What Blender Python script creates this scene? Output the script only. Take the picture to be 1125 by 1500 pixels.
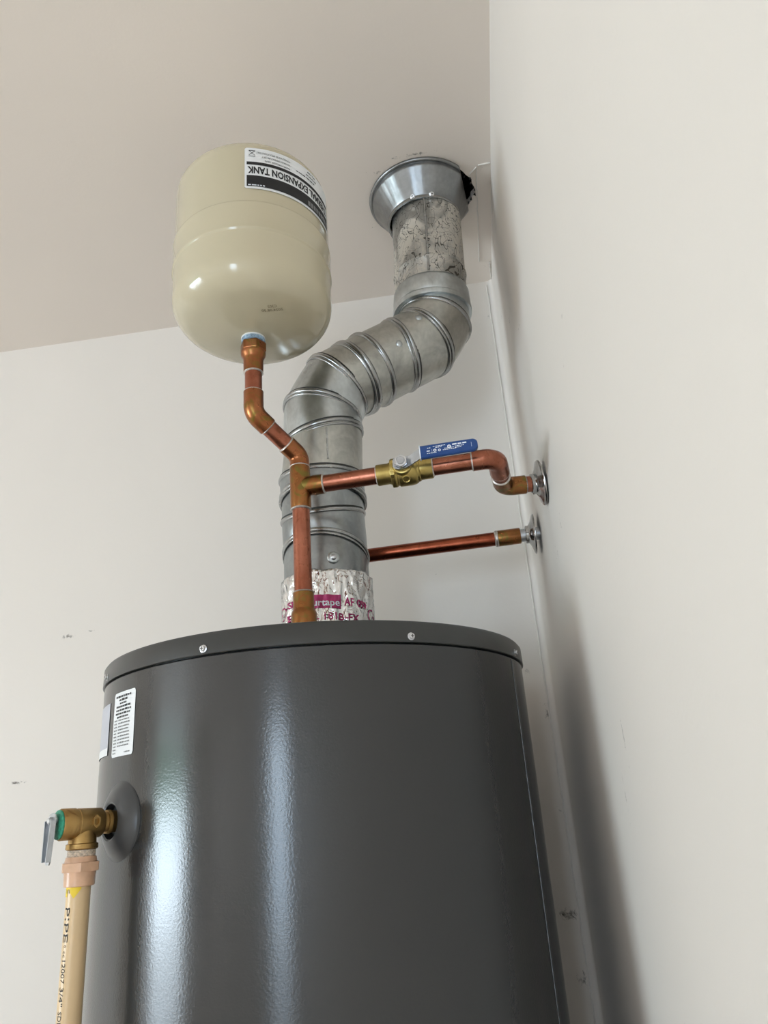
import bpy, bmesh, math, random
from math import sin, cos, pi, radians, sqrt, atan2, hypot
from mathutils import Vector, Matrix, noise

for o in list(bpy.data.objects): bpy.data.objects.remove(o)
scene = bpy.context.scene
COL = scene.collection
CZ = 1.42                      # height of the phone above the floor
# ------------------------------------------------------------------ camera
cam_d = bpy.data.cameras.new('camera'); cam = bpy.data.objects.new('camera', cam_d); COL.objects.link(cam)
cam_d.sensor_fit = 'VERTICAL'; cam_d.sensor_height = 36.0; cam_d.sensor_width = 27.0
cam_d.lens = 36.0 * 1090.0 / 1500.0; cam_d.clip_start = 0.01; cam_d.clip_end = 200
Rm = Matrix(((0.98801715, 0.11436504, 0.10364722), (0.13842734, -0.35958892, -0.92278582), (-0.06826405, 0.92607583, -0.37111127))).to_4x4()
cam.matrix_world = Matrix.Translation((0, 0, CZ)) @ Rm
scene.camera = cam
# ------------------------------------------------------------------ sky, sun, exposure
world = bpy.data.worlds.new('world'); scene.world = world; world.use_nodes = True
bg = world.node_tree.nodes['Background']; bg.inputs[0].default_value = (0.80, 0.90, 1.0, 1); bg.inputs[1].default_value = 6.0
world.cycles.sampling_method = 'NONE'
def daylight(name, loc, rot, sx, sy, watts, color):
    l = bpy.data.lights.new(name, 'AREA'); l.shape = 'RECTANGLE'; l.size = sx; l.size_y = sy; l.energy = watts; l.color = color
    o = bpy.data.objects.new(name, l); COL.objects.link(o); o.location = loc; o.rotation_euler = rot
# daylight entering through the two open doorways behind the camera
daylight('side_door_daylight', (-7.02, -2.45, .70), (0, -pi / 2, 0), 1.32, 2.6, 222.0, (0.74, 0.885, 1.0))
daylight('front_door_daylight', (-1.19, -6.02, 1.03), (pi / 2, 0, 0), .94, 2.05, 56.0, (0.60, 0.80, 1.0))
vs = scene.view_settings; vs.view_transform = 'Standard'; vs.look = 'None'; vs.gamma = 1.0; vs.use_curve_mapping = False
vs.exposure = -0.12
scene.cycles.max_bounces = 6; scene.cycles.diffuse_bounces = 5; scene.cycles.glossy_bounces = 4
scene.cycles.caustics_reflective = False; scene.cycles.caustics_refractive = False

# ------------------------------------------------------------------ materials
class NT:
    def __init__(s, name):
        s.m = bpy.data.materials.new(name); s.m.use_nodes = True; s.t = s.m.node_tree; s.b = s.t.nodes['Principled BSDF']
    def n(s, typ, **kw):
        x = s.t.nodes.new(typ)
        for k, v in kw.items():
            if k.startswith('i_'): x.inputs[k[2:].replace('_', ' ')].default_value = v
            else: setattr(x, k, v)
        return x
    def l(s, a, b): s.t.links.new(a, b)
    def coord(s, scale=(1, 1, 1)):
        tc = s.n('ShaderNodeTexCoord'); mp = s.n('ShaderNodeMapping'); mp.inputs['Scale'].default_value = scale
        s.l(tc.outputs['Object'], mp.inputs['Vector']); return mp.outputs['Vector']
    def noise(s, scale, detail=4, rough=.55, sc=(1, 1, 1), dist=0):
        x = s.n('ShaderNodeTexNoise'); x.inputs['Scale'].default_value = scale; x.inputs['Detail'].default_value = detail
        x.inputs['Roughness'].default_value = rough; x.inputs['Distortion'].default_value = dist
        s.l(s.coord(sc), x.inputs['Vector']); return x.outputs['Fac']
    def ramp(s, fac, stops):
        r = s.n('ShaderNodeValToRGB'); e = r.color_ramp.elements
        while len(e) < len(stops): e.new(0.5)
        for k, (p, c) in enumerate(stops):
            e[k].position = p; e[k].color = (*c, 1) if len(c) == 3 else c
        s.l(fac, r.inputs[0]); return r.outputs['Color']
    def mix(s, fac, a, b):
        x = s.n('ShaderNodeMix', data_type='RGBA')
        if isinstance(fac, (int, float)): x.inputs[0].default_value = fac
        else: s.l(fac, x.inputs[0])
        for k, v in ((6, a), (7, b)):
            if isinstance(v, tuple): x.inputs[k].default_value = (*v, 1)
            else: s.l(v, x.inputs[k])
        return x.outputs[2]
    def math(s, op, a, b=None, c=None, clamp=False):
        x = s.n('ShaderNodeMath', operation=op); x.use_clamp = clamp
        for k, v in enumerate((a, b, c)):
            if v is None: continue
            if isinstance(v, (int, float)): x.inputs[k].default_value = v
            else: s.l(v, x.inputs[k])
        return x.outputs[0]
    def bump(s, h, strength, dist):
        b = s.n('ShaderNodeBump'); b.inputs['Strength'].default_value = strength; b.inputs['Distance'].default_value = dist
        s.l(h, b.inputs['Height']); s.l(b.outputs['Normal'], s.b.inputs['Normal'])
    def set(s, **kw):
        for k, v in kw.items():
            k = k.replace('_', ' ')
            if isinstance(v, tuple): v = (*v, 1) if len(v) == 3 else v
            if hasattr(v, 'is_output'): s.l(v, s.b.inputs[k])
            else: s.b.inputs[k].default_value = v
        return s
def plain(name, c, rough=.5, metal=0.0, var=0.12, nscale=40, coat=0.0, bump=0.0):
    t = NT(name); f = t.noise(nscale, 3)
    t.set(Base_Color=t.ramp(f, [(.3, tuple(x * (1 - var) for x in c)), (.7, tuple(min(1, x * (1 + var)) for x in c))]), Roughness=rough, Metallic=metal, Coat_Weight=coat)
    if bump: t.bump(f, bump, .002)
    return t.m
def wall_mat(name, base, marks=(), axis=0):
    """painted drywall: roller texture, faint uneven tone, scuffs at fixed places (u, z, half width, half height, strength)"""
    t = NT(name)
    tone = t.noise(1.6, 3, .5)
    col = t.ramp(tone, [(.3, tuple(x * .975 for x in base)), (.7, tuple(min(1, x * 1.02) for x in base))])
    if marks:
        tc = t.n('ShaderNodeTexCoord'); sp = t.n('ShaderNodeSeparateXYZ'); t.l(tc.outputs['Object'], sp.inputs[0])
        u = sp.outputs[axis % 3]; w = sp.outputs[2 if axis != 3 else 1]
        tot = None
        for (mu, mz, hw, hh, st) in marks:
            du = t.math('DIVIDE', t.math('SUBTRACT', u, mu), hw); dz = t.math('DIVIDE', t.math('SUBTRACT', w, mz), hh)
            d = t.math('SQRT', t.math('ADD', t.math('MULTIPLY', du, du), t.math('MULTIPLY', dz, dz)))
            k = t.math('MULTIPLY', t.math('SUBTRACT', 1.0, d, clamp=True), st)
            tot = k if tot is None else t.math('MAXIMUM', tot, k)
        fine = t.noise(85, 5, .7, dist=1.2)
        msk = t.math('MULTIPLY', t.math('SUBTRACT', t.math('ADD', t.math('MULTIPLY', tot, .9), fine), .92), 5.0, clamp=True)
        col = t.mix(msk, col, (.13, .11, .09))
    t.set(Base_Color=col, Roughness=.55)
    t.b.inputs['Specular IOR Level'].default_value = .35
    t.bump(t.noise(160, 3, .6), .10, .002)
    return t.m

M = {}
PAINT = (.845, .79, .735)
M['ceiling'] = wall_mat('ceiling_paint', (.865, .785, .715), [(-.01, .945, .09, .013, .64), (-.08, .97, .05, .03, .5), (-.1, 1.09, .04, .04, .45), (.105, 1.24, .02, .05, .5), (.10, 1.0, .02, .06, .45)], 3)
M['wall_back'] = wall_mat('back_wall_paint', PAINT, [(-.763, CZ + .345, .035, .012, .72), (-.72, CZ + .352, .03, .008, .55), (-.836, CZ + .09, .05, .008, .62), (.085, CZ - .165, .06, .022, .62), (.10, CZ - .25, .03, .04, .55), (.10, CZ - .02, .022, .05, .5), (.103, CZ + .13, .018, .045, .62), (.08, CZ + .2, .03, .02, .5), (-.27, CZ + .845, .02, .008, .45), (-.06, CZ + .39, .015, .01, .5), (.10, CZ + .93, .02, .04, .5), (.09, CZ + .6, .02, .01, .45)], 0)
M['wall_right'] = wall_mat('right_wall_paint', PAINT, [(.70, CZ + .05, .006, .09, .55), (.745, CZ + .0, .005, .06, .6), (.97, CZ + .664, .05, .03, .5), (1.08, CZ + .75, .04, .05, .55), (.95, CZ + .3, .12, .10, .4), (.87, CZ + .315, .02, .06, .5), (.66, CZ + .40, .012, .008, .6), (1.2, CZ + .86, .06, .04, .5), (.62, CZ + .43, .01, .006, .55), (.66, CZ - .16, .02, .012, .55)], 1)
M['room_wall'] = wall_mat('room_wall_paint', PAINT)
M['floor'] = plain('garage_concrete', (.66, .60, .54), .22, var=.15, nscale=3, coat=.6)
M['driveway'] = plain('driveway_concrete', (.55, .53, .54), .8, var=.1, nscale=2)
M['tree_green'] = plain('stand_in_tree_green', (.10, .24, .07), .9, var=.4, nscale=3)
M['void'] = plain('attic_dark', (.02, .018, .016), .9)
M['plaster'] = plain('patching_plaster', (.80, .76, .71), .7, var=.06, nscale=60)

t = NT('dark_grey_enamel'); f = t.noise(420, 2)
t.set(Base_Color=(.027, .028, .0285), Roughness=.175, Specular_IOR_Level=.62); t.bump(f, .16, .0006); M['enamel'] = t.m
M['lid'] = plain('dark_grey_lid', (.040, .041, .040), .30, var=.05)
M['grey_plastic'] = plain('grey_plastic_collar', (.05, .052, .055), .30, var=.05)
M['black'] = plain('black_rubber', (.012, .012, .012), .6)
M['cream'] = plain('cream_tank_paint', (.56, .495, .35), .15, var=.03, nscale=4, coat=.4)
M['cream_neck'] = plain('cream_neck', (.68, .66, .58), .35)
M['white_label'] = plain('white_label', (.82, .83, .84), .4, var=.02)
M['grey_label'] = plain('lavender_grey_label', (.50, .51, .57), .35, var=.04)
M['ink'] = plain('black_ink', (.010, .010, .011), .6)
M['grey_ink'] = plain('grey_ink', (.22, .22, .22), .5)
M['brown_ink'] = plain('brown_ink', (.20, .16, .10), .6)
M['white_ink'] = plain('white_ink', (.80, .84, .90), .5)
M['magenta_ink'] = plain('magenta_ink', (.42, .015, .13), .45, var=.2, nscale=60)
M['zinc'] = plain('zinc_screw', (.70, .71, .73), .28, 1.0)
M['steel'] = plain('plated_steel', (.52, .54, .57), .30, 1.0, var=.15)
M['chrome'] = plain('chrome_escutcheon', (.42, .415, .41), .18, 1.0, var=.2, nscale=90)
M['solder'] = plain('solder_bead', (.62, .57, .53), .40, .8, var=.15, nscale=300)
M['blue'] = plain('blue_vinyl', (.006, .052, .21), .38, var=.08)
M['green'] = plain('green_cap', (.04, .32, .20), .55, var=.35, nscale=350)
M['cpvc'] = plain('tan_cpvc', (.72, .52, .30), .35, var=.03, nscale=10)
M['adapter'] = plain('pinkish_cpvc', (.70, .43, .28), .3, var=.08, nscale=120)
M['yellow'] = plain('yellow_tape', (.80, .58, .03), .5, var=.1)
M['ptfe'] = plain('thread_tape', (.70, .58, .47), .6, var=.35, nscale=400, bump=.5)
M['blue_tape'] = plain('blue_thread_sealant', (.30, .42, .55), .6, var=.5, nscale=300, bump=.4)

def galv(name, base, rough, overspray=0.0, dark=.72):
    t = NT(name)
    a = t.noise(26, 6, .65, dist=.6); sp = t.n('ShaderNodeTexVoronoi'); sp.inputs['Scale'].default_value = 190; t.l(t.coord((1, 1, .6)), sp.inputs['Vector'])
    c = t.ramp(a, [(.28, tuple(x * dark for x in base)), (.55, base), (.8, tuple(min(1, x * 1.18) for x in base))])
    c = t.mix(t.math('MULTIPLY', sp.outputs['Distance'], .30, clamp=True), c, tuple(x * .6 for x in base))
    met = 1.0; ro = t.math('ADD', t.math('MULTIPLY', a, .22), rough - .1)
    if overspray:
        o = t.noise(17, 5, .6, sc=(1, 1, .75), dist=.9); fine = t.noise(120, 6, .75, dist=2.5)
        k = t.math('MULTIPLY', t.math('SUBTRACT', t.math('ADD', o, t.math('MULTIPLY', fine, .28)), .66 - overspray), 9, clamp=True)
        scr = t.math('MULTIPLY', t.math('GREATER_THAN', t.math('ABSOLUTE', t.math('SUBTRACT', t.noise(30, 2, .4, dist=2.2), .52)), .011), t.math('GREATER_THAN', t.math('ABSOLUTE', t.math('SUBTRACT', t.noise(21, 1, .4, sc=(1, 1, .5), dist=3.0), .47)), .006))
        c = t.mix(k, c, (.60, .55, .48)); c = t.mix(scr, (.10, .095, .085), c); met = t.math('SUBTRACT', 1.0, k); ro = t.math('ADD', t.math('MULTIPLY', k, .25), .35)
    t.set(Base_Color=c, Metallic=met, Roughness=ro); t.bump(t.noise(45, 4, .6), .10, .003)
    return t.m
M['galv'] = galv('galvanized_steel', (.58, .615, .625), .30)
M['galv_dull'] = galv('dull_galvanized', (.35, .372, .38), .32)
M['galv_old'] = galv('weathered_galvanized', (.50, .50, .465), .33, dark=.62)
M['galv_bright'] = galv('bright_galvanized', (.32, .328, .332), .33)
M['galv_paint'] = galv('galvanized_with_overspray', (.50, .50, .48), .4, overspray=.075)
M['galv_edge'] = galv('galvanized_bead', (.42, .43, .43), .24)
def copper(name, a, b, patina, amt, rough=.28):
    t = NT(name); n1 = t.noise(30, 5, .6, sc=(1, 1, .6)); n2 = t.noise(55, 4, .6, dist=1.5)
    c = t.ramp(n1, [(.3, a), (.72, b)])
    k = t.math('MULTIPLY', t.math('SUBTRACT', n2, .62 - amt), 6, clamp=True)
    t.set(Base_Color=t.mix(k, c, patina), Metallic=1.0, Roughness=t.math('ADD', t.math('MULTIPLY', n2, .2), rough - .08))
    t.bump(t.noise(120, 3), .05, .002); return t.m
M['copper'] = copper('copper_pipe', (.26, .082, .045), (.47, .185, .12), (.21, .075, .04), .06)
M['copper_fit'] = copper('copper_fitting', (.23, .08, .03), (.40, .155, .07), (.21, .14, .035), .10)
M['copper_stain'] = copper('flux_stained_copper', (.23, .09, .03), (.35, .15, .055), (.20, .15, .04), .15)
M['copper_shaded'] = copper('shaded_copper_pipe', (.20, .045, .022), (.34, .095, .05), (.15, .04, .02), .05, .22)  # darker, redder copper: shade put into the colour of the hot line
M['brass'] = copper('cast_brass', (.33, .24, .075), (.50, .39, .14), (.24, .15, .045), .05, .34)
M['bronze'] = copper('rough_bronze', (.33, .20, .07), (.48, .31, .12), (.24, .13, .05), .05, .42)
t = NT('aluminium_foil_tape'); f = t.noise(34, 3, .6, dist=1.0)
vo = t.n('ShaderNodeTexVoronoi', feature='DISTANCE_TO_EDGE'); vo.inputs['Scale'].default_value = 48; t.l(t.coord((1, 1, .9)), vo.inputs['Vector'])
t.set(Base_Color=(.74, .735, .73), Metallic=1.0, Roughness=.13)
t.bump(t.math('ADD', f, t.math('MULTIPLY', vo.outputs['Distance'], .9)), .6, .007); M['foil'] = t.m

# ------------------------------------------------------------------ mesh helpers (everything is given in room coordinates)
def base_of(parent):
    return parent['_o'] if parent is not None and '_o' in parent else (0, 0, 0)
def mesh_obj(name, verts, faces, m, parent=None, origin=None, smooth=True, sharp=35):
    o3 = Vector(base_of(parent)) if parent is not None else Vector(origin or (0, 0, 0))
    me = bpy.data.meshes.new(name); me.from_pydata([tuple(Vector(v) - o3) for v in verts], [], faces); me.validate(); me.update()
    bm = bmesh.new(); bm.from_mesh(me); bmesh.ops.recalc_face_normals(bm, faces=bm.faces); bm.to_mesh(me); bm.free()
    if smooth:
        me.polygons.foreach_set('use_smooth', [True] * len(me.polygons)); me.set_sharp_from_angle(angle=radians(sharp))
    me.materials.append(M[m] if isinstance(m, str) else m)
    o = bpy.data.objects.new(name, me); COL.objects.link(o)
    if parent is not None: o.parent = parent
    else: o.location = o3
    o['_o'] = tuple(o3)
    return o
def thing(name, label, cat, loc, group=None):
    o = bpy.data.objects.new(name, None); COL.objects.link(o); o.location = loc; o.empty_display_size = .05
    o['_o'] = tuple(loc); o['label'] = label; o['category'] = cat
    if group: o['group'] = group
    return o
def tag(o, label, cat, group=None):
    o['label'] = label; o['category'] = cat
    if group: o['group'] = group
    return o
class MB:
    def __init__(s): s.v = []; s.f = []
    def add(s, v, f):
        n = len(s.v); s.v += [tuple(x) for x in v]; s.f += [tuple(i + n for i in q) for q in f]; return s
    def box(s, lo, hi):
        x0, y0, z0 = lo; x1, y1, z1 = hi
        return s.add([(x0, y0, z0), (x1, y0, z0), (x1, y1, z0), (x0, y1, z0), (x0, y0, z1), (x1, y0, z1), (x1, y1, z1), (x0, y1, z1)],
                     [(0, 3, 2, 1), (4, 5, 6, 7), (0, 1, 5, 4), (1, 2, 6, 5), (2, 3, 7, 6), (3, 0, 4, 7)])
    def lathe(s, c, axis, prof, n=48, ref=None, hexr=None):
        """prof: list of (radius, height along axis) from the point c; caps closed when radius is 0"""
        a, e1, e2 = frame(axis, ref); c = Vector(c); v = []; f = []; rings = []
        for (r, h) in prof:
            if r < 1e-7: rings.append([len(v)]); v.append(c + a * h)
            else:
                rings.append(list(range(len(v), len(v) + n)))
                for k in range(n):
                    th = 2 * pi * k / n; rr = r
                    if hexr: rr = hexfun(th, r)
                    v.append(c + a * h + (e1 * cos(th) + e2 * sin(th)) * rr)
        strips(rings, f, n); return s.add(v, f)
    def tube(s, pts, r, n=24, cap=True):
        pts = [Vector(p) for p in pts]; v = []; rings = []; f = []
        tg = [(pts[min(i + 1, len(pts) - 1)] - pts[max(i - 1, 0)]).normalized() for i in range(len(pts))]
        _, e1, e2 = frame(tg[0])
        for i, p in enumerate(pts):
            if i:
                q = tg[i - 1].rotation_difference(tg[i]); e1 = q @ e1; e2 = q @ e2
            rr = r[i] if isinstance(r, (list, tuple)) else r
            rings.append(list(range(len(v), len(v) + n)))
            for k in range(n): th = 2 * pi * k / n; v.append(p + (e1 * cos(th) + e2 * sin(th)) * rr)
        if cap:
            rings.insert(0, [len(v)]); v.append(pts[0]); rings.append([len(v)]); v.append(pts[-1])
        strips(rings, f, n); return s.add(v, f)
    def build(s, name, m, parent=None, origin=None, smooth=True, sharp=35): return mesh_obj(name, s.v, s.f, m, parent, origin, smooth, sharp)
def strips(rings, f, n):
    for a, b in zip(rings[:-1], rings[1:]):
        if len(a) == 1 and len(b) == 1: continue
        for k in range(n):
            k2 = (k + 1) % n
            if len(a) == 1: f.append((a[0], b[k], b[k2]))
            elif len(b) == 1: f.append((a[k], b[0], a[k2]))
            else: f.append((a[k], b[k], b[k2], a[k2]))
def hexfun(th, r):
    t = (th % (pi / 3)) - pi / 6
    return min(r, r * cos(pi / 6) / cos(t) * 1.03)
def frame(axis, ref=None):
    a = Vector(axis).normalized(); r = Vector(ref) if ref else (Vector((0, 0, 1)) if abs(a.z) < .9 else Vector((1, 0, 0)))
    e1 = (r - a * r.dot(a)).normalized(); return a, e1, a.cross(e1)
def arc_path(p0, pb, p1, rad, n=10):
    """straight - bend round pb - straight"""
    p0, pb, p1 = Vector(p0), Vector(pb), Vector(p1); d0 = (pb - p0).normalized(); d1 = (p1 - pb).normalized()
    ang = d0.angle(d1); tl = rad * math.tan(ang / 2); tl = min(tl, (pb - p0).length * .98, (p1 - pb).length * .98); rad = tl / math.tan(ang / 2)
    a = pb - d0 * tl; ax = d0.cross(d1).normalized(); nrm = ax.cross(d0); c = a + nrm * rad; out = [p0]
    for k in range(n + 1): out.append(c + Matrix.Rotation(ang * k / n, 3, ax) @ (a - c))
    out.append(p1); return out
def solder(parent, p, axis, r):
    MB().lathe(p, axis, [(r * .9, -.0017), (r + .0003, -.0012), (r + .0012, 0), (r + .0003, .0012), (r * .9, .0017)], 32).build('solder_ring', 'solder', parent)
# text as thin printed geometry
_tc = {}
def text_mesh(txt, size=1.0, bold=0.0, narrow=1.0):
    key = (txt, bold)
    if key not in _tc:
        cu = bpy.data.curves.new('t', 'FONT'); cu.body = txt; cu.size = 1.0; cu.offset = bold; cu.resolution_u = 2; cu.fill_mode = 'FRONT' if hasattr(cu, 'fill_mode') else None
        ob = bpy.data.objects.new('t', cu); COL.objects.link(ob); bpy.context.view_layer.update()
        me = ob.evaluated_get(bpy.context.evaluated_depsgraph_get()).to_mesh()
        v = [(x.co.x, x.co.y) for x in me.vertices]; f = [tuple(p.vertices) for p in me.polygons]
        ob.evaluated_get(bpy.context.evaluated_depsgraph_get()).to_mesh_clear(); bpy.data.objects.remove(ob); bpy.data.curves.remove(cu)
        x0 = min(p[0] for p in v); x1 = max(p[0] for p in v)
        _tc[key] = ([(a - x0, b) for a, b in v], f, x1 - x0)
    v, f, w = _tc[key]
    return [(a * size * narrow, b * size) for a, b in v], f, w * size * narrow
class Wrap:
    """print on an upright cylinder: u along the girth (to the right as seen from outside), w upwards"""
    def __init__(s, cx, cy, R, th0): s.cx, s.cy, s.R, s.th0 = cx, cy, R, th0
    def __call__(s, u, w, lift=0.0):
        th = s.th0 + u / s.R; return (s.cx + (s.R + lift) * cos(th), s.cy + (s.R + lift) * sin(th), w)
def patch(wrap, u0, u1, w0, w1, lift, nu=24, rad=0.0):
    v = []; f = []
    for i in range(nu + 1):
        u = u0 + (u1 - u0) * i / nu; d = 0
        if rad:
            e = min(u - u0, u1 - u)
            if e < rad: d = rad - sqrt(max(0, rad * rad - (rad - e) ** 2))
        v += [wrap(u, w0 + d, lift), wrap(u, w1 - d, lift)]
    for i in range(nu): f.append((2 * i, 2 * i + 2, 2 * i + 3, 2 * i + 1))
    return v, f
def words(mb, wrap, u, w, width, h, lift, rnd, flip=1):
    """illegible small print: a row of little dark marks"""
    x = 0
    while x < width - h:
        l = min(rnd.uniform(.8, 2.6) * h, width - x); mb.add(*patch(wrap, u + flip * x, u + flip * (x + l), w, w + h * rnd.uniform(.7, .9), lift, 2)); x += l + h * .55
def print_text(mb, wrap, txt, u, w, size, lift, width=None, bold=0.0, flip=1, clip=None):
    v, f, wd = text_mesh(txt, size, bold); k = (width / wd) if width else 1.0
    mb.add([wrap(u + flip * a * k, w + flip * b, lift) for a, b in v], f)

# ================================================================== THE ROOM
XR, YB, XL, YF, ZC = .117, 1.302, -7.0, -6.0, CZ + 1.0173
def structure(o): o['kind'] = 'structure'; return o
structure(MB().box((XL - .1, YF - .1, -.12), (XR + .12, YB + .12, 0)).build('floor', 'floor', smooth=False))
structure(MB().box((XL - .1, YB, 0), (XR + .12, YB + .12, ZC + .1)).build('wall_back', 'wall_back', smooth=False))
# right wall meets the back wall in a slightly rounded taped corner
mb = MB(); n = 8; rc = .012
pl = [(XR + .12, YF), (XR, YF), (XR, .2), (XR, YB - rc)] + [(XR - rc + rc * cos(a), YB - rc + rc * sin(a)) for a in [pi / 2 * k / n for k in range(1, n)]] + [(XR - rc, YB), (XR + .12, YB)]
v = []; f = []
for (x, y) in pl: v += [(x, y, 0), (x, y, ZC + .1)]
N = len(pl)
for k in range(N): k2 = (k + 1) % N; f.append((2 * k, 2 * k2, 2 * k2 + 1, 2 * k + 1))
f += [tuple(2 * k for k in range(N)), tuple(2 * k + 1 for k in reversed(range(N)))]
structure(mb.add(v, f).build('wall_right', 'wall_right', sharp=50))
# side wall and front wall behind the camera, each with a tall open doorway that lets the daylight in
mb = MB(); mb.box((XL - .12, YF - .1, 0), (XL, -3.77, ZC + .1)).box((XL - .12, -1.13, 0), (XL, YB, ZC + .1)).box((XL - .12, -3.77, 2.3), (XL, -1.13, ZC + .1))
structure(mb.build('wall_left', 'room_wall', smooth=False))
mb = MB(); mb.box((XL, YF - .12, 0), (-1.66, YF, ZC + .1)).box((-.71, YF - .12, 0), (XR + .12, YF, ZC + .1)).box((-1.66, YF - .12, 2.1), (-.71, YF, ZC + .1))
structure(mb.build('wall_front', 'room_wall', smooth=False))
structure(MB().box((XR, -13, -.12), (XR + .12, YF - .13, 3.0)).build('wall_added_shade', 'room_wall', smooth=False))  # unseen wall added outdoors to shade the ground before the front doorway
# ceiling with the ragged hole that was cut for the vent
VX, VY = -.008, 1.045
rnd = random.Random(4)
ang = sorted([2 * pi * k / 72 for k in range(72)] + [atan2(y - VY, x - VX) % (2 * pi) for x in (XL, XR + .1) for y in (YF, YB + .1)])
def hole_r(a):
    a = (a + pi) % (2 * pi) - pi
    r = .078
    if -1.1 < a < .75: r = .076 + .019 * max(0, cos((a + .1) * 1.75)) + .006 * noise.noise((a * 7, 1.3, 0)) + .003 * noise.noise((a * 21, 4, 0))
    return r
v = []; f = []
for a in ang:
    dx, dy = cos(a), sin(a); ts = []
    if dx > 1e-9: ts.append((XR + .1 - VX) / dx)
    if dx < -1e-9: ts.append((XL - VX) / dx)
    if dy > 1e-9: ts.append((YB + .1 - VY) / dy)
    if dy < -1e-9: ts.append((YF - VY) / dy)
    tt = min(ts); r = hole_r(a)
    v += [(VX + dx * r, VY + dy * r, ZC), (VX + dx * tt, VY + dy * tt, ZC), (VX + dx * r, VY + dy * r, ZC + .013), (VX + dx * tt, VY + dy * tt, ZC + .10)]
N = len(ang)
for k in range(N):
    a, b = 4 * k, 4 * ((k + 1) % N)
    f += [(a, a + 1, b + 1, b), (a, b, b + 2, a + 2), (a + 2, b + 2, b + 3, a + 3)]
ceil = structure(mesh_obj('ceiling', v, f, 'ceiling', smooth=False))
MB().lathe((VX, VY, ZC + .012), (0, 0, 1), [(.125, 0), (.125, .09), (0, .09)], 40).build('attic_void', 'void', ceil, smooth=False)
def ridge(path, w, h, seed):
    """thin raised bead of patching plaster on the ceiling"""
    v = []; f = []
    for i, (x, y) in enumerate(path):
        p = path[min(i + 1, len(path) - 1)]; q = path[max(i - 1, 0)]; d = Vector((p[0] - q[0], p[1] - q[1])).normalized(); nx, ny = -d.y, d.x
        ww = w * (.7 + .6 * abs(noise.noise((i * .9, seed, 0)))); jx = .0012 * noise.noise((i * .6, seed, 5))
        for k, (s, z) in enumerate(((-1, .001), (-.4, -h), (.4, -h), (1, .001))): v.append((x + nx * ww * s + jx, y + ny * ww * s, ZC + z))
    for i in range(len(path) - 1):
        for k in range(3): f.append((4 * i + k, 4 * i + 4 + k, 4 * i + 5 + k, 4 * i + 1 + k))
    return v, f
def lerp(a, b, n): return [(a[0] + (b[0] - a[0]) * k / n, a[1] + (b[1] - a[1]) * k / n) for k in range(n + 1)]
for k, (a, b) in enumerate((((.092, .995), (.0925, 1.235)), ((.080, 1.006), (.093, .992)), ((.095, .989), (.116, .988)), ((.113, 1.24), (.116, 1.299)))):
    mesh_obj('plaster_ridge', *ridge(lerp(a, b, 22), .0016, .0022, k), 'plaster', ceil)
# ragged paper edge left where the plasterboard was broken away
mb = MB()
for k in range(14):
    a = -.75 + 1.35 * k / 13; r = hole_r(a) + rnd.uniform(-.004, .0005); x, y = VX + r * cos(a), VY + r * sin(a); s = rnd.uniform(.0015, .0045)
    mb.add([(x, y, ZC + .001), (x + s * cos(a + 1), y + s * sin(a + 1), ZC - rnd.uniform(.001, .004)), (x + s * .7 * cos(a - 1.2), y + s * .7 * sin(a - 1.2), ZC - .001), (x - s * cos(a) * .8, y - s * sin(a) * .8, ZC - rnd.uniform(.002, .006))], [(0, 1, 3), (0, 3, 2), (1, 3, 2), (0, 2, 1)])
mb.build('torn_edge', 'void', ceil, smooth=False)
# caulk bead running down the corner
v = []; f = []
for i in range(140):
    z = .05 + (ZC - .06) * i / 139; w = .0016 * (1 + .8 * noise.noise((0, 0, z * 38))); x = XR - rc * .95 + .0016 * noise.noise((3, 0, z * 30))
    v += [(x - w, YB + .0006, z), (x - w * .3, YB - .0018, z), (x + w, YB - .0010, z)]
for i in range(139):
    for k in range(2): f.append((3 * i + k, 3 * i + 3 + k, 3 * i + 4 + k, 3 * i + 1 + k))
structure(mesh_obj('trim_1', v, f, 'plaster'))
# outside, seen only mirrored in the enamel: driveway, green bank added for the trees
structure(MB().box((-45, -45, -.16), (14, 14, -.125)).build('driveway', 'driveway', smooth=False))
v = []; f = []
for i in range(25):
    y = -40 + 52 * i / 24
    for (x, z) in ((-24, -.12), (-26, 1.0), (-28, 2.4), (-30, 3.9), (-34, 4.0)): v.append((x + noise.noise((y * .3, 1, 0)), y, z + (.5 * noise.noise((x, y * .5, 2)) if z > 0 else 0)))
for i in range(24):
    for k in range(4): a = 5 * i + k; f.append((a, a + 5, a + 6, a + 1))
structure(mesh_obj('tree_stand_in', v, f, 'tree_green'))

# ================================================================== WATER HEATER
TX, TY, TR = -.2167, .9943, .27
wh = thing('water_heater', 'large dark grey cylindrical water heater standing in the corner', 'water heater', (TX, TY, 0))
T = lambda z: (TX, TY, z)
zt = CZ + .184                                  # top edge of the lid
MB().lathe(T(0), (0, 0, 1), [(0, .03), (TR - .004, .03), (TR, .036), (TR, zt - .0262), (TR - .0012, zt - .0252), (TR - .006, zt - .0250), (TR - .006, zt - .018), (0, zt - .018)], 160).build('body', 'enamel', wh)
MB().lathe(T(0), (0, 0, 1), [(TR - .0042, zt - .0238), (TR + .0016, zt - .0238), (TR + .0022, zt - .0230), (TR + .0016, zt - .0040), (TR - .0005, zt - .0010), (TR - .004, zt), (TR - .02, zt + .0006), (0, zt + .002)], 160).build('lid', 'lid', wh)
MB().lathe(T(0), (0, 0, 1), [(0, .0), (TR - .03, 0), (TR - .03, .032), (0, .032)], 80).build('base_ring', 'black', wh)
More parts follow.
